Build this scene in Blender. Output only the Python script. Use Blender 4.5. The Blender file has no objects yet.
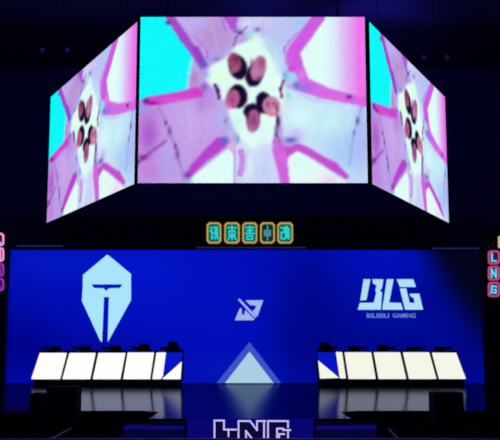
import bpy, bmesh, math
import numpy as np
from mathutils import Vector, Matrix

S = bpy.context.scene
COL = S.collection
F = 900.0
HOR = 350.0
T = math.atan((HOR - 220.0) / F)
EYE = 1.08
ct, st = math.cos(T), math.sin(T)

def P(x, y, Y):
    """world point seen at photo pixel x, y on the upright plane Y metres away"""
    a, b = (x - 250.0) / F, (220.0 - y) / F
    d = Vector((a, ct - b * st, st + b * ct))
    s = Y / d.y
    return Vector((d.x * s, Y, EYE + d.z * s))

def lin(c):
    out = []
    for v in c:
        v = v / 255.0
        out.append(v / 12.92 if v <= 0.04045 else ((v + 0.055) / 1.055) ** 2.4)
    return (*out, 1.0)

# ---------------------------------------------------------------- materials
def mat(name):
    m = bpy.data.materials.new(name)
    m.use_nodes = True
    m.node_tree.nodes.clear()
    out = m.node_tree.nodes.new('ShaderNodeOutputMaterial')
    return m, m.node_tree, out

def emit(name, rgb, s=1.0):
    m, nt, out = mat(name)
    e = nt.nodes.new('ShaderNodeEmission')
    e.inputs['Color'].default_value = lin(rgb)
    e.inputs['Strength'].default_value = s
    nt.links.new(e.outputs[0], out.inputs[0])
    return m

def emit_attr(name, s=1.0):
    m, nt, out = mat(name)
    a = nt.nodes.new('ShaderNodeAttribute'); a.attribute_name = 'Col'
    e = nt.nodes.new('ShaderNodeEmission')
    e.inputs['Strength'].default_value = s
    nt.links.new(a.outputs['Color'], e.inputs['Color'])
    nt.links.new(e.outputs[0], out.inputs[0])
    return m

def solid(name, rgb, rough=0.6, metal=0.0, spec=0.3, noise=0.15, scale=6.0):
    m, nt, out = mat(name)
    b = nt.nodes.new('ShaderNodeBsdfPrincipled')
    b.inputs['Roughness'].default_value = rough
    b.inputs['Metallic'].default_value = metal
    b.inputs['Specular IOR Level'].default_value = spec
    n = nt.nodes.new('ShaderNodeTexNoise'); n.inputs['Scale'].default_value = scale
    tc = nt.nodes.new('ShaderNodeTexCoord')
    nt.links.new(tc.outputs['Object'], n.inputs['Vector'])
    r = nt.nodes.new('ShaderNodeValToRGB')
    c = lin(rgb)
    r.color_ramp.elements[0].color = tuple(v * (1 - noise) for v in c[:3]) + (1,)
    r.color_ramp.elements[1].color = tuple(v * (1 + noise) for v in c[:3]) + (1,)
    nt.links.new(n.outputs['Fac'], r.inputs[0])
    nt.links.new(r.outputs[0], b.inputs['Base Color'])
    nt.links.new(b.outputs[0], out.inputs[0])
    return m

def glossy_floor():
    m, nt, out = mat('polished black stage vinyl')
    g = nt.nodes.new('ShaderNodeBsdfGlossy')
    g.inputs['Color'].default_value = (0.20, 0.22, 0.31, 1)
    g.inputs['Roughness'].default_value = 0.11
    d = nt.nodes.new('ShaderNodeBsdfDiffuse')
    d.inputs['Color'].default_value = (0.004, 0.004, 0.006, 1)
    n = nt.nodes.new('ShaderNodeTexNoise'); n.inputs['Scale'].default_value = 1.3
    tc = nt.nodes.new('ShaderNodeTexCoord')
    nt.links.new(tc.outputs['Object'], n.inputs['Vector'])
    mr = nt.nodes.new('ShaderNodeMapRange')
    mr.inputs['To Min'].default_value = 0.10; mr.inputs['To Max'].default_value = 0.15
    nt.links.new(n.outputs['Fac'], mr.inputs['Value'])
    nt.links.new(mr.outputs[0], g.inputs['Roughness'])
    a = nt.nodes.new('ShaderNodeAddShader')
    nt.links.new(g.outputs[0], a.inputs[0]); nt.links.new(d.outputs[0], a.inputs[1])
    nt.links.new(a.outputs[0], out.inputs[0])
    return m

M = dict(
    black=solid('matt black paint', (20, 20, 28), 0.7, spec=0.1),
    blackmetal=solid('black steel', (14, 14, 18), 0.5, 0.3),
    housing=solid('charcoal screen housing', (5, 5, 8), 0.8, spec=0.0),
    hall=solid('dark navy hall paint', (64, 60, 96), 0.9, spec=0.05, scale=0.6),
    carpet=solid('dark hall floor', (10, 10, 14), 0.95, spec=0.0, scale=20),
    greymetal=solid('grey steel rail', (120, 122, 140), 0.4, 0.4),
    leather=solid('black chair leather', (12, 12, 16), 0.5),
    stage=glossy_floor(),
    panel_w=emit('warm white desk light', (255, 254, 252)),
    panel_c=emit('cream white desk light', (244, 246, 232)),
    desk_blue=emit('blue desk light', (6, 22, 196)),
    ice=emit('pale ice blue picture', (168, 228, 250)),
    ice2=emit('pale blue lettering', (174, 222, 246)),
    sub=emit('small blue lettering', (104, 136, 214)),
    logo=emit('silver blue picture', (160, 180, 232)),
    tri_in=emit('pale triangle picture', (172, 206, 228)),
    tri_out=emit('blue triangle picture', (58, 84, 200)),
    riser=emit('painted blue riser glow', (5, 4, 52)),  # blue glow over the dark steps, painted as emission
    dim_bar=emit('painted lavender lit edge', (36, 36, 92)),  # light caught by the ledge, put into its colour as a glow
    blue_strip=emit('deep blue strip', (12, 8, 120)),
    lng_line=emit('lavender outline', (196, 186, 246)),
    lng_bg=emit('blue fascia picture', (8, 6, 112)),
    lng_in=emit('dark letter fill', (12, 8, 60)),
    tile_frame=emit('amber neon frame', (178, 168, 96)),
    tile_edge=emit('orange neon edge', (160, 78, 20)),
    glyph_dim=emit('dim glyph', (84, 140, 160)), tile_dark=emit('dark green tile back', (10, 50, 36)),
    tile_green=emit('green tile back', (22, 92, 74)),
    glyph=emit('turquoise neon', (44, 208, 206)),
    pink_frame=emit('pink neon frame', (190, 70, 118)),
    pink_hot=emit('hot pink neon', (252, 160, 218)), violet_neon=emit('violet neon', (150, 50, 170)),
    purple_back=emit('violet tile back', (46, 16, 84)),
    cyan_letter=emit('cyan neon letter', (110, 205, 240)),
    cream=emit('cream lamp', (190, 186, 150)),
    dot=emit('faint blue lens', (20, 18, 88)),
    header=solid('navy header cloth', (46, 44, 70), 0.9, spec=0.0),
    screen=emit_attr('hanging screen picture'),
    wallpic=emit_attr('backdrop picture'),
)

# ---------------------------------------------------------------- object helpers
def link(name, me, m=None, parent=None):
    o = bpy.data.objects.new(name, me)
    COL.objects.link(o)
    if m is not None:
        me.materials.append(m)
    if parent is not None:
        o.parent = parent
        o.matrix_parent_inverse = Matrix.Translation(-parent.location) if parent.parent is None else Matrix.Identity(4)
        if parent.type == 'MESH':
            o.matrix_parent_inverse = Matrix.Identity(4)
    return o

def thing(name, loc, label, cat, group=None):
    o = bpy.data.objects.new(name, None)
    o.empty_display_size = 0.2
    o.location = loc
    COL.objects.link(o)
    return tag(o, label, cat, group)

def tag(o, label, cat, group=None):
    o['label'] = label; o['category'] = cat
    if group: o['group'] = group
    return o

def struct(o):
    o['kind'] = 'structure'
    return o

class MB:
    def __init__(self): self.bm = bmesh.new()
    def box(self, x0, x1, y0, y1, z0, z1, rot=None, pivot=None):
        vs = [Vector((x, y, z)) for z in (z0, z1) for y in (y0, y1) for x in (x0, x1)]
        if rot is not None:
            pv = Vector(pivot)
            vs = [rot @ (v - pv) + pv for v in vs]
        b = [self.bm.verts.new(v) for v in vs]
        for f in ((0,2,3,1),(4,5,7,6),(0,1,5,4),(2,6,7,3),(0,4,6,2),(1,3,7,5)):
            self.bm.faces.new([b[i] for i in f])
        return self
    def hull8(self, a, b):
        """prism between two equal point rings"""
        n = len(a)
        A = [self.bm.verts.new(v) for v in a]; B = [self.bm.verts.new(v) for v in b]
        self.bm.faces.new(A); self.bm.faces.new(B[::-1])
        for i in range(n):
            j = (i + 1) % n
            self.bm.faces.new([A[j], A[i], B[i], B[j]])
        return self
    def tube(self, p, q, r, n=10):
        p, q = Vector(p), Vector(q)
        d = (q - p).normalized()
        u = d.orthogonal().normalized(); w = d.cross(u)
        ring = lambda c: [c + (u * math.cos(2*math.pi*i/n) + w * math.sin(2*math.pi*i/n)) * r for i in range(n)]
        return self.hull8(ring(p), ring(q))
    def build(self, name, m, parent=None, bevel=0.0):
        bmesh.ops.recalc_face_normals(self.bm, faces=self.bm.faces)
        if bevel:
            bmesh.ops.bevel(self.bm, geom=[e for e in self.bm.edges if e.calc_length() > bevel*3], offset=bevel, segments=2, affect='EDGES')
        me = bpy.data.meshes.new(name)
        self.bm.to_mesh(me); self.bm.free()
        return link(name, me, m, parent)

def flat(name, polys, Y, m, parent=None, th=0.02):
    """plates standing on the plane Y, outlines given as seen in the photo"""
    mb = MB()
    for pl in polys:
        a = [P(x, y, Y) for x, y in pl]
        b = [v + Vector((0, -th, 0)) for v in a]
        mb.hull8(a, b)
    return mb.build(name, m, parent)

def stroke_polys(pts, w):
    out = []
    for (x0, y0), (x1, y1) in zip(pts, pts[1:]):
        dx, dy = x1 - x0, y1 - y0
        L = math.hypot(dx, dy) or 1
        nx, ny = -dy / L * w / 2, dx / L * w / 2
        ex, ey = dx / L * w / 2, dy / L * w / 2
        out.append([(x0 - ex + nx, y0 - ey + ny), (x1 + ex + nx, y1 + ey + ny), (x1 + ex - nx, y1 + ey - ny), (x0 - ex - nx, y0 - ey - ny)])
    return out

# ---------------------------------------------------------------- the picture played on the hanging screens
NX, NY = 229, 167
gx, gy = np.meshgrid(np.linspace(139, 367, NX), np.linspace(17, 183, NY))

def inside(poly):
    m = np.zeros(gx.shape, bool)
    n = len(poly)
    for i in range(n):
        x0, y0 = poly[i]; x1, y1 = poly[(i + 1) % n]
        if y0 == y1: continue
        c = ((gy >= min(y0, y1)) & (gy < max(y0, y1)))
        xi = x0 + (gy - y0) * (x1 - x0) / (y1 - y0)
        m ^= c & (gx < xi)
    return m.astype(float)

def blur(a, k):
    for _ in range(k):
        p = np.pad(a, 1, mode='edge')
        a = (p[1:-1, :-2] + 2 * p[1:-1, 1:-1] + p[1:-1, 2:]) / 4
        p = np.pad(a, 1, mode='edge')
        a = (p[:-2, 1:-1] + 2 * p[1:-1, 1:-1] + p[2:, 1:-1]) / 4
    return a

def make_picture():
    C = np.zeros(gx.shape + (3,)); C[:] = (192, 158, 228)
    def soft(x, y, rx, ry, c, a=1.0):
        nonlocal C
        w = np.exp(-(((gx - x) / rx) ** 2 + ((gy - y) / ry) ** 2)) * a
        C = C * (1 - w[..., None]) + np.array(c, float) * w[..., None]
    def poly(p, c, k=2, a=1.0):
        nonlocal C
        w = blur(inside(p), k) * a
        col = np.array(c, float) if not callable(c) else c()
        C = C * (1 - w[..., None]) + col * w[..., None]
    def line(pts, w, c, a=1.0, k=1):
        for q in stroke_polys(pts, w): poly(q, c, k, a)
    def ell(x, y, rx, ry, ang, c, k=2, a=1.0):
        s, co = math.sin(math.radians(ang)), math.cos(math.radians(ang))
        dx, dy = gx - x, gy - y
        m = (((dx * co + dy * s) / rx) ** 2 + ((-dx * s + dy * co) / ry) ** 2 < 1).astype(float)
        nonlocal C
        w = blur(m, k) * a
        C = C * (1 - w[..., None]) + np.array(c, float) * w[..., None]
    # jacket at the top
    soft(214, 36, 14, 18, (184, 146, 208)); soft(190, 22, 18, 7, (186, 176, 240)); soft(208, 62, 9, 8, (170, 160, 236))
    # jacket at the lower left
    soft(148, 132, 12, 24, (190, 112, 212)); soft(150, 136, 7, 12, (168, 96, 208)); soft(195, 120, 20, 24, (200, 168, 236))
    soft(168, 162, 7, 24, (182, 162, 240)); soft(150, 172, 12, 12, (192, 130, 222)); soft(142, 109, 6, 6, (140, 158, 232))
    soft(222, 118, 8, 16, (180, 178, 240)); soft(203, 104, 8, 8, (186, 140, 220)); soft(205, 95, 8, 8, (180, 140, 225))
    # light jacket top right, right and bottom
    poly([(252,14),(330,14),(296,60),(298,80),(284,92),(272,60),(258,36),(244,32),(238,24),(244,14)], (188, 196, 244), 3)
    soft(262, 22, 10, 6, (214, 204, 246)); soft(275, 62, 8, 16, (192, 226, 244)); soft(300, 24, 8, 6, (170, 200, 244)); soft(247, 24, 6, 7, (214, 214, 244))
    poly([(286,88),(320,98),(370,104),(370,186),(340,186),(300,145),(284,142),(282,112)], (200, 230, 248), 3)
    soft(350, 150, 26, 26, (168, 200, 246)); soft(362, 135, 8, 40, (176, 186, 244)); soft(300, 118, 16, 14, (212, 246, 248)); soft(330, 122, 16, 14, (196, 238, 246)); soft(296, 135, 8, 6, (200, 190, 244))
    poly([(236,140),(276,138),(284,186),(234,186)], (206, 216, 248), 3)
    soft(262, 172, 10, 14, (194, 206, 246)); soft(249, 166, 6, 14, (214, 236, 246)); soft(254, 145, 7, 6, (222, 244, 248))
    # white floor in the middle
    poly([(204,78),(212,66),(226,58),(236,46),(248,42),(255,34),(264,40),(272,58),(282,76),(286,92),(284,106),(277,126),(272,146),(250,146),(240,140),(234,128),(228,112),(230,104),(222,100),(219,86),(212,88)], (224, 253, 244), 4)
    soft(222, 76, 8, 7, (222, 255, 224)); soft(252, 48, 5, 6, (214, 255, 236)); soft(238, 122, 5, 8, (206, 246, 244)); soft(262, 134, 6, 6, (214, 248, 246))
    soft(250, 36, 5, 4, (150, 210, 220), .8)
    # cyan field
    poly([(130,10),(164,10),(164,18),(171,28),(181,40),(189,51),(193,60),(190,74),(187,90),(165,95),(147,98),(140,101),(130,101)], (14, 248, 250), 2)
    line([(192,58),(189,74),(187,89)], 2.6, (170, 240, 252), .8, 2)
    soft(194, 80, 4, 7, (170, 130, 190), .8)
    # white to pink field
    def grad():
        xs = [300, 325, 337, 345, 355, 361, 367]
        cs = np.array([(226,250,248),(220,255,246),(222,228,252),(222,190,244),(226,150,240),(244,112,236),(236,120,236)], float)
        return np.stack([np.interp(gx, xs, cs[:, i]) for i in range(3)], -1)
    poly([(328,10),(370,10),(370,100),(350,96),(322,90),(308,82),(303,68),(299,56),(312,40)], grad, 2)
    # straps
    line([(167,14),(183,38),(202,64)], 8, (164, 74, 200), 1, 2)
    line([(196,50),(203,66)], 6, (146, 62, 204), .9, 2); soft(202, 66, 3, 4, (96, 110, 190), .8)
    line([(196,36),(206,52),(208,60)], 1.8, (150, 96, 204), .8)
    line([(174,14),(200,40),(206,56)], 1.6, (214, 176, 244), .6)
    soft(167, 23, 2.6, 2, (70, 40, 130), .9)
    poly([(221,14),(238,14),(236,30),(230,29),(225,22)], (176, 84, 212), 1); line([(221,18),(226,32)], 1.6, (160, 96, 214), .8)
    line([(222,17),(229,27)], 1.4, (214, 160, 246), .8); soft(235, 31, 3, 2, (110, 110, 180), .9)
    line([(247,27),(236,38),(234,46)], 2, (120, 100, 170), .7); soft(240, 33, 3, 2, (90, 60, 130), .8); soft(258, 30, 3, 2.5, (110, 90, 160), .8)
    line([(264,22),(264,36)], 2, (176, 170, 240), .7)
    line([(298,34),(285,49),(287,62),(290,70)], 2, (170, 120, 210), .8)
    line([(300,34),(288,50),(290,60)], 1.6, (240, 190, 250), .8)
    poly([(315,14),(328,14),(326,20),(301,53),(304,66),(310,82),(301,84),(296,74),(290,72),(287,54),(291,46)], (206, 92, 226), 2)
    soft(303, 76, 4, 5, (232, 150, 236), .7); soft(292, 70, 3, 3, (220, 60, 220), .7)
    poly([(298,84),(310,80),(330,89),(350,95),(362,98),(370,94),(370,108),(345,104),(320,99),(306,94),(297,90)], (214, 106, 228), 2)
    soft(305, 89, 9, 4, (150, 116, 236), .9); soft(297, 86, 3, 3, (70, 120, 200), .9); soft(350, 98, 3, 2.2, (110, 30, 130), .9)
    soft(363, 104, 4, 4, (232, 90, 220), .8); soft(294, 78, 4, 4, (150, 220, 236), .8); soft(286, 76, 2.5, 4, (70, 190, 210), .8)
    line([(300,96),(325,103)], 1.2, (150, 150, 190), .5); line([(308,100),(318,104),(345,105)], 1.2, (200, 200, 236), .8)
    line([(363,106),(358,121),(354,136),(349,166)], 1.6, (130, 130, 190), .6, 2); soft(358, 122, 1.8, 3.4, (60, 60, 110), .7); soft(354, 134, 1.4, 3, (80, 80, 130), .5)
    poly([(143,102),(149,98),(180,93),(196,88),(204,92),(204,98),(180,102),(162,106),(146,107)], (208, 72, 206), 2)
    soft(146, 102, 3, 2.5, (70, 30, 110), .9); soft(152, 104, 6, 2, (150, 10, 150), .8); soft(175, 101, 12, 2, (222, 96, 222), .7); soft(197, 92, 4, 4, (222, 50, 210), .8); soft(204, 88, 3, 3, (130, 96, 190), .9)
    line([(158,108),(166,122),(172,138),(177,150),(181,166),(185,180)], 1.5, (140, 96, 180), .65, 2)
    soft(170, 132, 2.2, 4, (80, 24, 120), .5); soft(166, 124, 1.6, 2.5, (100, 60, 130), .8); soft(178, 155, 2.2, 5, (90, 30, 120), .5); soft(176, 147, 1.6, 3, (120, 40, 140), .8)
    line([(137,164),(150,154),(166,142)], 2.6, (146, 66, 168), .8, 2); soft(144, 158, 5, 3, (112, 30, 130), .7); soft(138, 163, 2, 3, (60, 30, 90), .7)
    # white wedges at the bottom
    poly([(194,176),(208,165),(222,154),(231,148),(235,156),(235,186),(188,186)], (222, 252, 248), 2)
    soft(190, 181, 3, 3, (110, 200, 220), .8)
    poly([(217,139),(228,138),(229,144),(219,153),(207,162),(197,172),(190,179),(186,177),(192,165),(202,154)], (184, 68, 206), 2)
    soft(225, 141, 4, 3.4, (84, 110, 190), .9); line([(192,160),(206,146),(216,138)], 1.4, (226, 130, 232), .8)
    soft(188, 175, 3, 3, (110, 60, 150), .8)
    line([(234,138),(235,158),(235,186)], 1.6, (150, 140, 190), .8); poly([(228,146),(235,140),(236,156),(231,152)], (214, 176, 220), 1)
    poly([(238,149),(244,150),(246,160),(243,177),(237,177),(240,162)], (198, 140, 232), 1); soft(238, 140, 2, 4, (90, 140, 190), .8); soft(226, 122, 1.8, 3, (110, 130, 180), .8)
    line([(248,150),(246,172)], 1.4, (180, 170, 214), .6)
    poly([(286,166),(289,156),(297,151),(312,159),(330,171),(346,182),(346,186),(286,186)], (226, 248, 248), 2)
    soft(330, 180, 10, 6, (240, 206, 248), .8); soft(303, 166, 8, 8, (214, 254, 238), .8)
    poly([(282,146),(290,148),(298,144),(307,147),(322,156),(336,163),(349,177),(346,180),(330,170),(311,158),(298,151),(290,156),(286,160)], (196, 82, 208), 2)
    soft(291, 141, 7, 3.2, (104, 92, 196), .95); soft(334, 166, 3, 3, (214, 50, 200), .6)
    poly([(273,140),(281,142),(286,152),(288,166),(290,186),(281,186),(277,168),(272,150)], (206, 102, 222), 2); soft(280, 157, 4, 3, (230, 100, 216), .8)
    line([(274,168),(279,183)], 1.4, (230, 190, 250), .8)
    line([(276,110),(278,124),(277,136),(280,142)], 2.2, (128, 80, 140), .75); soft(278.5, 122, 2, 6, (70, 20, 80), .9); line([(276,128),(276,142)], 2, (80, 90, 160), .6)
    line([(284,82),(281,90),(282,98)], 2.8, (120, 50, 110), .85); soft(289, 97, 2.2, 4, (130, 236, 200), .8)
    line([(215,86),(218,92),(219,99)], 3, (60, 30, 90), .85); soft(204, 88, 3, 3, (130, 110, 200), .8)
    soft(217, 60, 4, 2, (110, 140, 190), .8); soft(211, 102, 5, 5, (190, 150, 226), .7)
    soft(228, 52, 5, 4, (170, 180, 236), .7); soft(206, 76, 4, 4, (150, 160, 220), .7); soft(279, 66, 5, 8, (206, 226, 248), .7); soft(268, 44, 6, 7, (196, 220, 246), .7)
    soft(286, 112, 3, 10, (214, 232, 246), .8); soft(232, 134, 5, 6, (184, 200, 240), .7); soft(267, 147, 6, 6, (220, 214, 246), .7); soft(256, 36, 8, 4, (206, 236, 240), .6)
    line([(200,104),(204,130),(200,152)], 1.6, (176, 136, 216), .5, 2); line([(188,108),(192,140)], 1.6, (214, 184, 242), .5, 2); line([(345,112),(340,150)], 1.6, (190, 214, 250), .5, 2)
    line([(258,150),(262,182)], 1.6, (226, 232, 250), .6, 2); line([(212,26),(218,52)], 2, (204, 176, 232), .5, 2)
    # five heads
    hair = (22, 8, 44)
    ell(238.3, 68.3, 9.1, 12.4, -14, hair, 2); ell(234.5, 63.3, 6.5, 9.9, -12, (150, 74, 112), 2); soft(236, 59.6, 4, 4, (110, 46, 84)); soft(236, 69.6, 3.5, 3, (164, 84, 128), .8); soft(232, 73.6, 2, 2.5, (176, 130, 180), .7)
    ell(254.6, 76.3, 8.6, 11.8, 16, hair, 2); ell(258.8, 69.3, 7.6, 12.8, 16, (184, 116, 158), 2); soft(262, 63.6, 3, 5, (140, 60, 110), .7); soft(256, 72.6, 3, 3.5, (196, 130, 170), .7); soft(259, 79.6, 2, 2, (90, 50, 100), .8); soft(252, 63.6, 2, 4, (120, 60, 110), .6)
    ell(238.3, 97.3, 9.3, 11.9, -6, hair, 2); ell(232.9, 100.3, 7.1, 9.7, 12, (186, 92, 148), 2); soft(233, 101.6, 2.5, 4, (170, 40, 110), .6); soft(231, 93.6, 3, 4, (140, 90, 120), .7); soft(229, 107.6, 2.5, 2.5, (214, 130, 190), .7)
    ell(264.1, 103.8, 8.0, 10.9, -8, hair, 2); ell(271.8, 107.3, 8.9, 10.3, -16, (200, 134, 170), 2); soft(268, 105.6, 2.5, 3.5, (150, 60, 110), .8); soft(274, 104.6, 1.6, 2, (140, 50, 110), .7); soft(277, 109.6, 1.6, 5, (120, 50, 100), .7); soft(274, 111.6, 2, 2, (230, 180, 210), .7)
    ell(252.6, 112.3, 8.8, 7.6, -8, hair, 2); ell(253.6, 121.8, 7.0, 11.3, 6, (162, 88, 142), 2); soft(254, 121.6, 3, 4, (140, 40, 110), .6); soft(252, 130.6, 2.5, 3, (190, 130, 180), .7); soft(248, 117.6, 2, 4, (60, 30, 70), .6)
    # colour noise of the led picture
    rng = np.random.RandomState(4)
    n = blur(rng.normal(0, 1, gx.shape), 2) * 7
    C = np.clip(C + n[..., None] * np.array([1.0, .7, .5]), 0, 255)
    s = C / 255.0
    return np.where(s <= 0.04045, s / 12.92, ((s + 0.055) / 1.055) ** 2.4)

PIC = make_picture()

def grid_mesh(name, corners, pic, m, parent):
    """corners: top-left, top-right, bottom-right, bottom-left"""
    tl, tr, br, bl = [np.array(c) for c in corners]
    ny, nx = pic.shape[:2]
    u, v = np.meshgrid(np.linspace(0, 1, nx), np.linspace(0, 1, ny))
    u = u[..., None]; v = v[..., None]
    co = (tl * (1 - u) + tr * u) * (1 - v) + (bl * (1 - u) + br * u) * v
    verts = co.reshape(-1, 3)
    i = np.arange(ny * nx).reshape(ny, nx)
    faces = np.stack([i[1:, :-1], i[1:, 1:], i[:-1, 1:], i[:-1, :-1]], -1).reshape(-1, 4)
    me = bpy.data.meshes.new(name)
    me.from_pydata(verts.tolist(), [], faces.tolist())
    a = me.color_attributes.new('Col', 'FLOAT_COLOR', 'POINT')
    rgba = np.concatenate([pic.reshape(-1, 3), np.ones((ny * nx, 1))], 1).astype(np.float32)
    a.data.foreach_set('color', rgba.ravel())
    me.update()
    return link(name, me, m, parent)

# ---------------------------------------------------------------- hanging screens
YF = 20.0
zt = P(250, 17.0, YF).z
zb = P(250, 183.0, YF).z
xl, xr = P(139.2, 100, YF).x, P(366.2, 100, YF).x
def y_for(px, py, z):
    lo, hi = 18.0, 40.0
    for _ in range(60):
        mid = (lo + hi) / 2
        if P(px, py, mid).z < z: lo = mid
        else: hi = mid
    return lo
zts = P(250, 20.0, YF).z
YO = (y_for(50, 98.5, zts) + y_for(48, 222, zb)) / 2
CEIL = 12.6
def hanging_screen(a, b, label, zt=zt):
    """a, b: left and right ends (x, y) of the picture as the hall sees it"""
    a = Vector((a[0], a[1], 0)); b = Vector((b[0], b[1], 0))
    d = (b - a).normalized()
    n = Vector((d.y, -d.x, 0))
    if n.y > 0: n = -n
    base = (a + b) / 2 - n * 0.06
    t = thing('hanging_led_screen', (base.x, base.y, zb), label, 'screen')
    up = lambda p, z: Vector((p.x, p.y, z))
    grid_mesh('display', [up(a, zt), up(b, zt), up(b, zb), up(a, zb)], PIC, M['screen'], t)
    e = 0.012
    A, B = a - d * e - n * 0.012, b + d * e - n * 0.012
    k = -n * 0.1
    MB().hull8([up(A, zt+e), up(B, zt+e), up(B, zb-e), up(A, zb-e)],
               [up(A, zt+e)+k, up(B, zt+e)+k, up(B, zb-e)+k, up(A, zb-e)+k]).build('housing', M['housing'], t)
    for s in (0.12, 0.88):
        c = a.lerp(b, s) - n * 0.06
        MB().box(c.x-.04, c.x+.04, c.y-.04, c.y+.04, zt+e, zt+e+.16).build('hanging_bracket', M['blackmetal'], t)
        MB().tube(up(c, zt + e + .15), up(c, CEIL), 0.012).build('hanging_cable', M['blackmetal'], t)
hanging_screen((xl, YF), (xr, YF), 'large flat-on centre video screen hanging above the stage')
xo = P(48.8, 160, YO).x
hanging_screen((xo, YO), (P(135.7, 100, YF+.12).x, YF + .12), 'left angled video screen with cyan patch on its far outer edge', zts)
xo2 = P(446.8, 160, YO).x
hanging_screen((P(370.8, 100, YF+.12).x, YF + .12), (xo2, YO), 'right angled video screen with cyan patch beside the centre screen', zts)

# ---------------------------------------------------------------- room
ARENA = -1.3
YW = 29.5
def slab(name, x0, x1, y0, y1, z0, z1, m):
    return struct(MB().box(x0, x1, y0, y1, z0, z1).build(name, m))
slab('floor', -16, 16, -4, 36, ARENA - .2, ARENA, M['carpet'])
slab('ceiling', -16, 16, -4, 36, CEIL, CEIL + .2, M['hall'])
slab('wall_back', -16, 16, 35.8, 36, ARENA, CEIL, M['hall'])
slab('wall_left', -16.2, -16, -4, 36, ARENA, CEIL, M['hall'])
slab('wall_right', 16, 16.2, -4, 36, ARENA, CEIL, M['hall'])

# stage deck with a centre apron
YE = EYE / ((408 - HOR) / F) * 0.985
YA = EYE / ((415.5 - HOR) / F) * 0.985
ax = 1.60
deck = [(-11, YE), (-ax - .35, YE), (-ax, YE - .35), (-ax, YA), (ax, YA), (ax, YE - .35), (ax + .35, YE), (11, YE), (11, 33), (-11, 33)]
sd = MB().hull8([Vector((x, y, 0)) for x, y in deck], [Vector((x, y, -0.12)) for x, y in deck]).build('stage_deck', M['stage'])
tag(sd, 'glossy black stage floor mirroring the desks and blue backdrop', 'stage')
e = .08
under = [(x * (1 if abs(x) > 5 else .97), y + e) for x, y in deck]
sk = MB().hull8([Vector((x, y, -.12)) for x, y in under], [Vector((x, y, ARENA)) for x, y in under]).build('stage_skirt', M['black'])
sk.parent = sd

# apron front screen with LNG
YN = YA - .07
t = thing('stage_front_screen', (0, YN, ARENA), 'blue front screen with outlined LNG letters on the centre stage apron', 'screen')
MB().box(-1.0, 1.0, YN + .0, YN + .06, ARENA, .0).build('display', M['lng_bg'], t)
def logo_part(name, segs, w, m, parent, Y, th=.02):
    polys = []
    for s in segs: polys += stroke_polys(s, w)
    return flat(name, polys, Y, m, parent, th)
flat('letter_fill', [[(214.5,442),(214.5,420.5),(224,420.5),(224,429.5),(238,429.5),(238,442)]], YN - .002, M['lng_in'], t, .008)
flat('letter_fill', [[(239,442),(239,421),(251,421),(258,430),(258,421),(264,421),(264,442)]], YN - .002, M['lng_in'], t, .008)
flat('letter_fill', [[(267,442),(267,421),(288,421),(288,427),(279,428),(279,432),(287,431),(287,442)]], YN - .002, M['lng_in'], t, .008)
logo_part('letter_outline', [[(214.5,442),(214.5,420.5),(224,420.5),(224,429.5),(236,429.5)]], 1.7, M['lng_line'], t, YN - .012)
logo_part('letter_outline', [[(238.5,442),(238.5,421),(250,421),(257,430)],[(228.5,430),(228.5,436)],[(257,430),(257,421),(265,421)],[(246,442),(246,431),(253,440)],[(264,422),(264,442)]], 1.7, M['lng_line'], t, YN - .012)
logo_part('letter_outline', [[(268,442),(268,421),(288,421),(288,427)],[(277,442),(277,428.5),(283,428.5)],[(279,440),(279,434),(284,434)],[(283,430),(290,430)],[(288,430),(288,442)]], 1.7, M['lng_line'], t, YN - .012)

# steps either side of the apron screen
for sgn, lab in ((-1, 'dark stage steps with blue edge light left of the LNG screen'), (1, 'dark stage steps with blue edge light right of the LNG screen')):
    t = thing('stage_steps', (sgn * 1.45, YN - .3, ARENA), lab, 'steps')
    x0, x1 = sorted((sgn * 1.02, sgn * 1.95))
    m = MB()
    zs = P(250, 426, YN - .35).z
    m.box(x0, x1, YN - .35, YN - .01, ARENA, zs)
    m.box(x0, x1, YN - .7, YN - .35, ARENA, zs - .25)
    m.box(x0, x1, YN - 1.05, YN - .7, ARENA, zs - .5)
    m.build('treads', M['black'], t)
    MB().box(x0, x1, YN - .37, YN - .35, zs - .05, zs).build('edge_light', M['blue_strip'], t)
    MB().box(x0, x1, YN - .37, YN - .35, zs - .23, zs - .06).build('riser_glow', M['riser'], t)  # not a display: the blue glow on the step front is painted here
    MB().box(min(x0, x1), max(x0, x1), YN - .012, YN - .002, zs + .02, -.05).build('riser_glow', M['riser'], t)  # same painted glow on the upper step front
    # slanted handrail
    a, b = (72, 428) if sgn < 0 else (388, 429), (56, 438) if sgn < 0 else (399, 441)
for (a, b, lab) in (((71, 429), (50, 440), 'thin grey handrail leaning in the dark below the left desk'), ((389, 429.5), (400, 442), 'thin grey handrail leaning in the dark below the right desk')):
    p, q = P(*a, YE - 2.2), P(*b, YE - 2.9)
    t = thing('handrail', (p.x, p.y, ARENA), lab, 'handrail')
    MB().tube(p, q, .022).build('rail', M['greymetal'], t)
    MB().tube((p.x, p.y, ARENA), p, .018).build('post', M['blackmetal'], t)
    MB().tube((q.x, q.y, ARENA), q, .018).build('post', M['blackmetal'], t)

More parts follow.
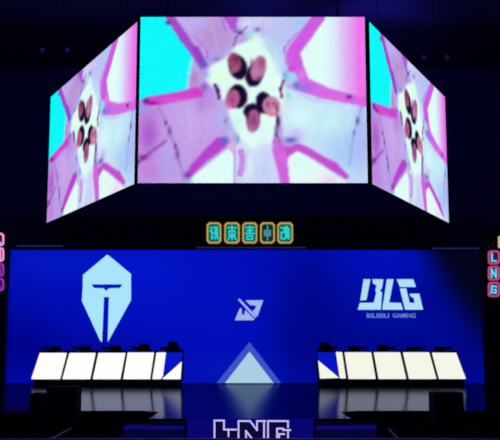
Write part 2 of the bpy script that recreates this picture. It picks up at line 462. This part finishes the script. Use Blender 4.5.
# ---------------------------------------------------------------- blue backdrop
zt_w = P(250, 250, YW).z
WX0, WX1 = P(6, 310, YW).x, P(488.5, 310, YW).x
wny, wnx = 70, 240
wx, wy = np.meshgrid(np.linspace(6, 488.5, wnx), np.linspace(250, 386, wny))
def wallpic():
    C = np.zeros(wx.shape + (3,)); C[:] = (2, 14, 184)
    def s(x, y, rx, ry, c, a=1.0):
        nonlocal C
        w = np.exp(-(((wx - x) / rx) ** 2 + ((wy - y) / ry) ** 2)) * a
        C = C * (1 - w[..., None]) + np.array(c, float) * w[..., None]
    s(60, 262, 80, 22, (4, 22, 192)); s(20, 350, 50, 40, (0, 4, 140)); s(250, 300, 50, 60, (2, 16, 190))
    s(310, 300, 40, 90, (2, 8, 150)); s(370, 320, 60, 30, (2, 12, 160)); s(400, 262, 60, 16, (2, 16, 186)); s(95, 348, 60, 12, (0, 6, 140), .6); s(240, 372, 60, 14, (4, 24, 176), .6)
    s(318, 350, 40, 60, (0, 6, 128), .8); s(470, 350, 22, 60, (0, 4, 120), .8); s(445, 300, 40, 40, (0, 6, 110), .6); s(400, 345, 70, 16, (0, 6, 130), .7); s(150, 275, 50, 40, (2, 22, 206), .7)
    # picture fades to near black in its upper right corner
    d = (wx - 428) / 62.0 - (wy - 250) / 100.0
    w = np.clip(d * 1.3 + 0.5, 0, 1) ** 1.0
    w = w * w * (3 - 2 * w)
    C = C * (1 - w[..., None] * .95) + np.array((3, 3, 22.0)) * w[..., None] * .95
    w2 = np.clip((12 - wx) / 8, 0, 1)[..., None] * .6
    C = C * (1 - w2) + np.array((0, 0, 40.)) * w2
    q = C / 255
    return np.where(q <= 0.04045, q / 12.92, ((q + 0.055) / 1.055) ** 2.4)
bd = thing('stage_backdrop_screen', (0, YW, 0), 'wide blue stage backdrop screen showing team emblems', 'screen')
grid_mesh('display', [(WX0, YW, zt_w), (WX1, YW, zt_w), (WX1, YW, 0.02), (WX0, YW, 0.02)], wallpic(), M['wallpic'], bd)
MB().box(WX0 - .1, WX1 + .1, YW + .01, YW + .3, 0, zt_w + .06).build('housing', M['housing'], bd)
Yl = YW - .002
o = flat('shield_emblem', [[(107.5,254.5),(131,274),(131,284.3),(107.5,284.3)], [(107.5,254.5),(107.5,284.3),(83,284.3),(83,275)],
     [(83,284),(91,284),(94,288),(104,288.4),(106,291),(106,297),(104,297),(102,342),(100.5,341),(82,301)],
     [(131,284),(123,284),(120,288),(109,288.4),(106,291),(106,297),(109,297),(107.8,342),(131,300)]], Yl, M['ice'], bd)
o['label'] = 'pale blue pointed shield emblem with a T-shaped slot'
q = lambda L: [(340 + x / 5.0, 260 + y / 5.0) for x, y in L]
q = lambda L: [(350 + x / 6.25, 270 + y / 6.25) for x, y in L]
blg = [q([(85,58),(127,58),(102,188),(64,190)]),
       q([(140,58),(207,58),(200,112),(186,128),(200,142),(192,248),(48,248),(62,205),(148,205),(164,142),(158,122),(168,98),(144,84)]),
       q([(230,58),(272,58),(244,204),(318,206),(330,248),(202,248)]),
       q([(292,58),(394,58),(412,106),(312,106)]),
       q([(312,116),(350,114),(372,204),(404,206),(398,176),(376,162),(374,148),(432,148),(456,248),(344,248)])]
o = flat('team_lettering', blg, Yl, M['ice2'], bd); o['label'] = 'pale blue block letters BLG'

def text_mesh(name, s, x0, x1, ytop, ybot, Y, m, parent, th=.01):
    cu = bpy.data.curves.new(name, 'FONT'); cu.body = s; cu.extrude = 0; cu.offset = .02
    tmp = bpy.data.objects.new(name, cu); COL.objects.link(tmp)
    bpy.context.view_layer.update()
    me = bpy.data.meshes.new_from_object(tmp.evaluated_get(bpy.context.evaluated_depsgraph_get()))
    bpy.data.objects.remove(tmp)
    xs = [v.co.x for v in me.vertices]; ys = [v.co.y for v in me.vertices]
    a, b = min(xs), max(xs); c, d = min(ys), max(ys)
    tl, br = P(x0, ytop, Y), P(x1, ybot, Y)
    for v in me.vertices:
        v.co = Vector((tl.x + (v.co.x - a) / (b - a) * (br.x - tl.x), Y - th, br.z + (v.co.y - c) / (d - c) * (tl.z - br.z)))
    me.materials.clear()
    return link(name, me, m, parent)
for word, a, b in (('BILIBILI', 366.6, 389), ('GAMING', 392.5, 415.6)):
    o = text_mesh('team_subtitle', word, a, b, 313.4, 317.8, Yl - .01, M['sub'], bd)
    o['label'] = 'small word %s under BLG' % word
q = lambda L: [(225 + x / 10.0, 290 + y / 10.0) for x, y in L]
flat('league_emblem', [q([(205,103),(382,103),(322,268),(272,214),(300,190),(314,158),(252,152)]), q([(130,98),(146,86),(312,262),(298,282),(214,190)]),
                       q([(98,302),(146,186),(166,178),(168,242),(190,252),(202,200),(292,290),(286,302)])], Yl, M['logo'], bd)
flat('triangle_border', [[(249.5,342),(281,383),(273,383),(249.5,351)], [(249.5,342),(249.5,351),(225.5,383),(216.5,383)]], Yl, M['tri_out'], bd)
flat('triangle', [[(249.5,351.5),(273.5,383),(225,383)]], Yl - .01, M['tri_in'], bd)

# header above the backdrop
zh0, zh1 = zt_w + .06, zt_w + 1.15
hd = MB().box(WX0 - .1, WX1 + .1, YW - .1, YW + .3, zh0 + .0, zh1).build('header_beam', M['header'])
tag(hd, 'dark navy header beam running above the blue backdrop', 'beam')
for x0, x1, y, lab in ((17, 63, 246, 'short ledge strip with painted lit edge above the left end of the backdrop'), (432, 479, 248.3, 'short ledge strip with painted lit edge above the right end of the backdrop'), (196, 306, 247.6, 'ledge strip with painted lit edge right under the five glowing character tiles')):
    a, b = P(x0, y - .6, YW - .12), P(x1, y + .6, YW - .12)
    o = thing('lit_ledge', ((a.x + b.x) / 2, YW - .1, b.z), lab, 'trim')
    MB().box(a.x, b.x, YW - .12, YW - .10, b.z, a.z).build('lit_edge', M['dim_bar'], o)  # lit edge of the ledge, painted as a glowing bar; no lamp
    MB().box(a.x - .03, b.x + .03, YW - .11, YW - .10, b.z - .015, a.z + .015).build('back_plate', M['blackmetal'], o)

# glowing character tiles
YT = YW - .12
def octo(x0, x1, y0, y1, c):
    return [(x0 + c, y0), (x1 - c, y0), (x1, y0 + c), (x1, y1 - c), (x1 - c, y1), (x0 + c, y1), (x0, y1 - c), (x0, y0 + c)]
def ring(name, x0, x1, y0, y1, c, w, Y, m, parent, th):
    A = octo(x0, x1, y0, y1, c); B = octo(x0 + w, x1 - w, y0 + w, y1 - w, max(c - w * .4, .3))
    mb = MB()
    d = Vector((0, -th, 0))
    for i in range(8):
        j = (i + 1) % 8
        quad = [P(*A[i], Y), P(*A[j], Y), P(*B[j], Y), P(*B[i], Y)]
        mb.hull8(quad, [v + d for v in quad])
    return mb.build(name, m, parent)
glyphs = [
    [[(-3.5,-4.5),(-2.5,-3.2)], [(-4,-1.5),(-2.2,-1.5),(-2.2,4.6),(-1,3.6)], [(-.5,-4.5),(3.4,-4.5)], [(1.5,-4.5),(1.5,4.6)], [(-.8,0),(3.8,0)], [(3.4,-4.5),(3.4,2.5),(4.4,4.6)]],
    [[(-4,-4.2),(4,-4.2)], [(0,-5.4),(0,5)], [(-3,-1.6),(3,-1.6),(3,1.8),(-3,1.8),(-3,-1.6)], [(-1,2),(-4,5)], [(1,2),(4.2,5)]],
    [[(-4,-4.4),(4,-4.4)], [(-3,-2),(3,-2)], [(-4.2,.4),(4.2,.4)], [(0,-5.2),(0,.4)], [(-2.8,2.4),(2.8,2.4),(2.8,5),(-2.8,5),(-2.8,2.4)]],
    [[(0,-5.4),(0,5.4)], [(-3,-1.8),(3,-1.8),(3,2),(-3,2),(-3,-1.8)], [(-2,.1),(2,.1)]],
    [[(-4,-4.2),(-1,-4.2),(-1,-.5),(-4,-.5),(-4,4.6),(-1.5,4.6)], [(.8,-5),(.8,2),(-.4,4.8)], [(.8,-3.4),(4,-3.4),(4,4.4)], [(1,.4),(4,.4)], [(2.4,-5),(2.4,4)]]]
tiles = [(206.4, 221.6), (224.0, 240.0), (242.0, 257.6), (259.8, 275.2), (277.0, 293.2)]
order = ['leftmost', 'second from left', 'middle', 'fourth from left, darker', 'rightmost']
for (x0, x1), g, lab, i in zip(tiles, glyphs, order, range(5)):
    y0, y1 = 222.2, 243.8
    c = P((x0 + x1) / 2, y1, YT)
    t = thing('character_tile', c, 'glowing character tile with amber frame, %s of the row of five' % lab, 'sign', 'glowing character tiles above the backdrop')
    flat('back_panel', [octo(x0, x1, y0, y1, 2.6)], YT + .018, M['tile_edge'] , t, .03)
    ring('frame', x0 + .5, x1 - .5, y0 + .5, y1 - .5, 2.4, 1.4, YT - .013, M['tile_frame'], t, .04)
    flat('face_plate', [octo(x0 + 1.9, x1 - 1.9, y0 + 1.9, y1 - 1.9, 1.6)], YT - .013, M['tile_green'] if i != 3 else M['tile_dark'], t, .012)
    cx, cy = (x0 + x1) / 2, (y0 + y1) / 2
    logo_part('character', [[(cx + a * .95, cy + b * 1.25) for a, b in s] for s in g], 1.7 if i != 3 else 1.5, M['glyph'] if i != 3 else M['glyph_dim'], t, YT - .026, .012)

# side pylons with glowing letter tiles
def pylon(side):
    Yp = 27.5
    if side > 0:
        lab = 'black pylon with pink framed LNG letter tiles at the right edge'
        x0, cols = 484.5, [(487.8, 499.6), (500.4, 512)]
        rows = [(250.5, 264.5), (266, 280.5), (282, 297)]
        b0, b1 = P(484.5, 300, Yp).x, P(516, 300, Yp).x
    else:
        lab = 'black pylon with hot pink glowing tiles at the left edge'
        cols = [(-8, 4.2), (-21, -9)]
        rows = [(233, 246), (247.5, 261.5), (263, 276.5), (278, 291)]
        b0, b1 = P(-24, 300, Yp).x, P(4.9, 300, Yp).x
    t = thing('sign_pylon', ((b0 + b1) / 2, Yp + .2, 0), lab, 'sign')
    MB().box(b0, b1, Yp + .02, Yp + .4, 0.06, P(0, 228, Yp).z).build('cabinet', M['black'], t)
    MB().box(b0 - .04, b1 + .04, Yp - .05, Yp + .5, 0, 0.06).build('base_plate', M['blackmetal'], t)
    L = {0: [[(-2, -4), (-2, 3.6), (2.4, 3.6)]], 1: [[(-2.4, 4), (-2.4, -4), (2.4, 4), (2.4, -4)]], 2: [[(2.6, -3), (-2, -3.8), (-2.6, 3.4), (2.4, 3.6), (2.4, .2), (.4, .2)]], 3: [[(-2, -4), (-2, 3.6), (2.4, 3.6)]]}
    for ci, (a, b) in enumerate(cols):
        for r, (y0, y1) in enumerate(rows):
            hot = 'pink_frame' if side > 0 else ('pink_hot' if r < 2 else 'violet_neon')
            tl = flat('letter_tile', [octo(a, b, y0, y1, 2)], Yp + .018, M['purple_back'], t, .03)
            ring('frame', a, b, y0, y1, 2, 1.7, Yp - .013, M[hot], tl, .03)
            logo_part('letter', [[((a + b) / 2 + p * .9, (y0 + y1) / 2 + s_ * .95) for p, s_ in s] for s in L[r]], 1.7, M['cyan_letter'] if side > 0 else M[hot], tl, Yp - .013, .02)
    if side > 0:
        flat('lamp', [octo(498, 509, 236, 248, 1)], Yp + .018, M['cream'], t, .03)
pylon(1); pylon(-1)

# ---------------------------------------------------------------- player desks
YB, YTp = 27.0, 27.55
def slanted(name, quad, m, parent, th=.03, off=0.0):
    """quad in photo pixels; the y of each point decides how far back the sloping front lies"""
    def at(x, y):
        k = (380 - y) / 28.0
        return P(x, y, YB + (YTp - YB) * k - off)
    a = [at(x, y) for x, y in quad]
    n = Vector((0, -.83, .55)) * th
    return MB().hull8(a, [v + n for v in a]).build(name, m, parent)
desks = []
for side, lab in ((-1, 'long left player desk with sloped white glowing front, under the shield emblem'), (1, 'long right player desk with sloped white glowing front, under the BLG letters')):
    x0, x1 = (31, 181.5) if side < 0 else (319, 467)
    pb, pt = P(x0, 380, YB), P(x1, 380, YB)
    t = thing('player_desk', ((pb.x + pt.x) / 2, YB + .6, 0), lab, 'desk')
    if side < 0:
        body = [(31.0, 380.6), (39.6, 351.2), (183.4, 351.2), (182, 380.6)]
        pans = [[(31.5,379.2),(40,353.4),(66.8,353.4),(60.2,379.2)], [(62.6,379.2),(69.6,353.4),(95.6,353.4),(90.2,379.2)],
                [(93,379.2),(98.6,353.4),(125.4,353.4),(120.4,379.2)], [(123.4,379.2),(127.8,353),(154,353),(150,379.2)]]
        sliver = [(152.4,379.2),(156.6,353),(166,353),(163,376),(160.6,379.2)]
        blue = [(163,376),(166,353),(182.4,353),(181.6,361)]
        tri = [(162.4,379.2),(181.8,362),(180.6,379.2)]
        mw = M['panel_w']
        mons = [52, 82, 112, 141, 170]
    else:
        body = [(318.6, 380.6), (317.4, 351.2), (457, 351.2), (467, 380.6)]
        pans = [[(348.6,379),(344.6,352.8),(371,352.8),(375.6,379)], [(378.6,379),(373.8,352.8),(400,352.8),(406,379)],
                [(409,379),(403,352.8),(429,352.8),(436.2,379)], [(439,379),(432,353.2),(456,353.2),(465.6,379)]]
        sliver = [(345.8,378.4),(342,352.6),(335.8,352.6),(339.8,378.4)]
        blue = [(318.4,361),(317.6,352.8),(336,352.8),(338.8,376)]
        tri = [(320,378.6),(318.2,361),(338.6,378)]
        mw = M['panel_c']
        mons = [328, 357, 386, 415, 443]
    for p in pans: slanted('light_panel', p, mw, t)
    s = slanted('end_panel', sliver, mw, t)
    slanted('blue_panel', blue, M['desk_blue'], t)
    slanted('triangle_panel', tri, mw, t)
    slanted('front_frame', body, M['black'], t, .02, -.025)
    # desk carcass behind the front
    a0, a1 = P(body[0][0] + 2, 380, YB), P(body[3][0] - 2, 380, YB)
    b0, b1 = P(body[1][0] + 1, 352, YTp), P(body[2][0] - 1, 352, YTp)
    zt_d = P(250, 350.4, YTp).z
    g = .06
    prof = lambda x: [Vector((x, YB + g, .17)), Vector((x, YTp + g, zt_d - .02)), Vector((x, YTp + .62, zt_d - .02)), Vector((x, YTp + .62, .17))]
    A = [Vector((a0.x, YB + g, .17)), Vector((b0.x, YTp + g, zt_d - .04)), Vector((b0.x, YTp + .62, zt_d - .04)), Vector((b0.x, YTp + .62, .17))]
    B = [Vector((a1.x, YB + g, .17)), Vector((b1.x, YTp + g, zt_d - .04)), Vector((b1.x, YTp + .62, zt_d - .04)), Vector((b1.x, YTp + .62, .17))]
    MB().hull8(A, B).build('cabinet', M['black'], t)
    MB().box(b0.x - .04, b1.x + .04, YTp - .0, YTp + .7, zt_d - .04, zt_d).build('tabletop', M['blackmetal'], t)
    MB().box(a0.x + .02, a1.x - .02, YB + .04, YTp + .66, 0, .17).build('plinth', M['black'], t)
    desks.append((t, mons, zt_d, side))

# monitors on the desks, chairs behind them
def monitor(x, z, label):
    t = thing('monitor', (x, YTp + .32, z), label, 'monitor', 'monitors on the player desks')
    zc = P(250, 346.6, YTp + .2).z
    MB().box(x - .29, x + .29, YTp + .2, YTp + .24, z + .03, zc).build('screen_back', M['black'], t, .008)
    MB().box(x - .03, x + .03, YTp + .24, YTp + .30, z + .01, zc - .06).build('stand', M['blackmetal'], t)
    MB().box(x - .12, x + .12, YTp + .2, YTp + .38, z, z + .012).build('foot', M['blackmetal'], t)
def chair(x, label, top):
    Yc = YTp + 1.25
    t = thing('gaming_chair', (x, Yc, 0), label, 'chair', 'gaming chairs behind the player desks')
    zt_c = P(250, top, Yc + .3).z
    MB().box(x - .26, x + .26, Yc - .25, Yc + .25, .44, .55).build('seat', M['leather'], t, .03)
    bw = [(-.2, .56), (-.27, .8), (-.26, zt_c - .22), (-.17, zt_c - .16), (-.15, zt_c), (.15, zt_c), (.17, zt_c - .16), (.26, zt_c - .22), (.27, .8), (.2, .56)]
    MB().hull8([Vector((x + a, Yc + .24, z)) for a, z in bw], [Vector((x + a, Yc + .33, z)) for a, z in bw]).build('backrest', M['leather'], t)
    for s in (-1, 1):
        m = MB(); m.box(x + s * .3 - .035, x + s * .3 + .035, Yc - .16, Yc + .12, .70, .74); m.box(x + s * .3 - .02, x + s * .3 + .02, Yc - .04, Yc, .5, .70); m.box(min(x + s*.22, x + s*.32), max(x + s*.22, x + s*.32), Yc - .04, Yc, .48, .52)
        m.build('armrest', M['black'], t)
    MB().tube((x, Yc, .1), (x, Yc, .44), .03).build('gas_column', M['blackmetal'], t)
    for k in range(5):
        an = 2 * math.pi * k / 5 + .3
        ex, ey = x + .3 * math.cos(an), Yc + .3 * math.sin(an)
        f = MB().tube((x, Yc, .1), (ex, ey, .075), .022).build('base_foot', M['blackmetal'], t)
        MB().tube((ex - .02, ey, .032), (ex + .02, ey, .032), .031).build('caster', M['black'], f)
names = [['outer end', 'second from the outer end', 'middle', 'second from the inner end', 'inner end beside the blue panel']] * 2
ctop = {-1: [347, 346, 345.5, 343.5, 341.5], 1: [342.5, 346, 345, 346.5, 347]}
for t, mons, zt_d, side in desks:
    who = 'left' if side < 0 else 'right'
    nm = names[0] if side < 0 else names[0][::-1]
    for i, (mx, n_) in enumerate(zip(mons, nm)):
        x = P(mx, 350, YTp + .3).x
        monitor(x, zt_d, 'dark monitor on the %s desk, %s' % (who, n_))
        chair(P(mx + (2 if side < 0 else -2), 350, YTp + 1.25).x, 'black gaming chair behind the %s desk, %s' % (who, n_), ctop[side][i])

# ---------------------------------------------------------------- speakers in front of the stage
def speaker(x0, x1, top, Y, label):
    a, b = P(x0, top, Y), P(x1, top, Y)
    t = thing('speaker_cabinet', ((a.x + b.x) / 2, Y + .3, ARENA), label, 'speaker')
    MB().box(a.x, b.x, Y + .02, Y + .5, ARENA, a.z).build('cabinet', M['black'], t, .015)
    n = 2
    h = (a.z - ARENA) / n
    for i in range(n):
        z0 = ARENA + h * i
        MB().box(a.x + .04, b.x - .04, Y, Y + .03, z0 + .05, z0 + h - .05).build('grille', M['blackmetal'], t)
speaker(46, 76.5, 387, YE - 1.0, 'tall black speaker stack in front of the left desk')
speaker(28.5, 45.5, 393.6, YE - 1.0, 'lower black speaker cabinet left of the tall stack, at far left')
speaker(434, 464, 392.6, YE - 1.0, 'black speaker stack in front of the right desk')

# crowd barrier along the bottom
Yb = 10.0
zb_ = P(250, 438.2, Yb).z
bt = thing('crowd_barrier', (0, Yb, ARENA), 'dark grey crowd barrier along the bottom edge of the photo', 'barrier')
MB().tube((-4, Yb, zb_ - .02), (4, Yb, zb_ - .02), .02).build('top_rail', M['greymetal'], bt)
MB().box(-4, 4, Yb - .01, Yb + .01, ARENA + .1, zb_ - .03).build('panel', M['black'], bt)
for x in (-4, -2, 0, 2, 4):
    MB().box(x - .02, x + .02, Yb - .02, Yb + .5, ARENA, ARENA + .1).build('foot', M['blackmetal'], bt)

# ---------------------------------------------------------------- lighting truss with faint lamps
Yt = 30.5
def truss(zc):
    t = thing('lighting_truss', (0, Yt, zc - .2), 'long dark lighting truss under the ceiling behind the screens', 'truss')
    m = MB()
    for dy in (-.2, .2):
        for dz in (-.2, .2):
            m.tube((-12, Yt + dy, zc + dz), (12, Yt + dy, zc + dz), .025, 6)
    m.build('chords', M['blackmetal'], t)
    for dy in (-.2, .2):
        m = MB()
        for i in range(40):
            x = -12 + i * .6
            s = 1 if i % 2 else -1
            m.tube((x, Yt + dy, zc - .2 * s), (x + .6, Yt + dy, zc + .2 * s), .012, 5)
        m.build('lattice', M['blackmetal'], t)
    for x in (-9, -3, 3, 9):
        MB().tube((x, Yt, zc), (x, Yt, CEIL), .015, 6).build('hanging_cable', M['blackmetal'], t)
zc = P(250, 50, Yt).z + .55
truss(zc)
def lamp(px, py, label):
    c = P(px, py, Yt)
    t = thing('stage_lamp', (c.x, Yt, zc - .2), label, 'lamp')
    m = MB(); m.tube((c.x, Yt, c.z + .24), (c.x, Yt, zc - .2), .018, 6)
    m.box(c.x - .2, c.x + .2, Yt - .02, Yt + .02, c.z + .22, c.z + .25)
    for s in (-1, 1): m.box(c.x + s * .19 - .01, c.x + s * .19 + .01, Yt - .02, Yt + .02, c.z, c.z + .24)
    m.build('yoke', M['blackmetal'], t)
    MB().tube((c.x, Yt - .14, c.z), (c.x, Yt + .2, c.z), .16, 16).build('lamp_body', M['black'], t)
    MB().tube((c.x, Yt - .15, c.z), (c.x, Yt - .13, c.z), .075, 16).build('lens', M['dot'], t)
lamp(43.5, 51, 'faint blue stage lamp, outer of the two at upper left')
lamp(68, 51, 'faint blue stage lamp, inner of the two at upper left')
lamp(423, 58.5, 'faint blue stage lamp, inner of the two at upper right')
lamp(446, 58.5, 'faint blue stage lamp, outer of the two at upper right')

# ---------------------------------------------------------------- lights
def spot(loc, target, energy, color, size=1.2, blend=1.0):
    l = bpy.data.lights.new('blue_wash', 'SPOT'); l.energy = energy; l.color = color
    l.spot_size = size; l.spot_blend = blend; l.shadow_soft_size = .3
    o = bpy.data.objects.new('blue_wash_light', l); COL.objects.link(o)
    o.location = loc
    o.rotation_euler = (Vector(target) - Vector(loc)).to_track_quat('-Z', 'Y').to_euler()
spot((4.2, 28.2, 10.2), (4.4, 30.2, CEIL), 260, (.10, .08, 1), 1.7)
spot((0.3, 28.2, 10.2), (0.4, 30.0, CEIL), 120, (.10, .08, 1), 1.7)
def fill_lamp(loc, target, energy, color, sx, sy):  # added area lamps with no real fixture behind them
    l = bpy.data.lights.new('added_blue_fill', 'AREA'); l.shape = 'RECTANGLE'; l.size = sx; l.size_y = sy; l.energy = energy; l.color = color
    o = bpy.data.objects.new('added_blue_fill_light', l); COL.objects.link(o)
    o.location = loc
    o.rotation_euler = (Vector(target) - Vector(loc)).to_track_quat('-Z', 'Y').to_euler()
fill_lamp((0, 26, 11.9), (0, 35.8, 6), 45, (.16, .14, 1), 20, 1)  # added fill, brightens the back wall in place of lit blue haze
fill_lamp((0, 26.5, 9.4), (0, 29.5, CEIL), 75, (.14, .12, 1), 18, .6)  # added uplight hidden behind the centre screen to brighten the ceiling
fill_lamp((0, 6, 11.5), (0, 26, 2), 520, (.12, .10, 1), 16, 1)  # added front fill that lifts the blacks to navy
w = bpy.data.worlds.new('World'); S.world = w; w.use_nodes = True
bg = w.node_tree.nodes['Background']
bg.inputs[0].default_value = (.004, .003, .02, 1); bg.inputs[1].default_value = 0.3

cam = bpy.data.cameras.new('Camera')
cam.sensor_width = 36; cam.lens = 36 * F / 500; cam.clip_end = 200
co = bpy.data.objects.new('Camera', cam); COL.objects.link(co)
co.location = (0, 0, EYE); co.rotation_euler = (math.pi / 2 + T, 0, 0)
cam.dof.use_dof = True; cam.dof.focus_distance = 8.0; cam.dof.aperture_fstop = 3.6
S.camera = co
S.view_settings.view_transform = 'Standard'; S.view_settings.look = 'None'
S.view_settings.exposure = 0; S.view_settings.gamma = 1; S.view_settings.use_curve_mapping = False
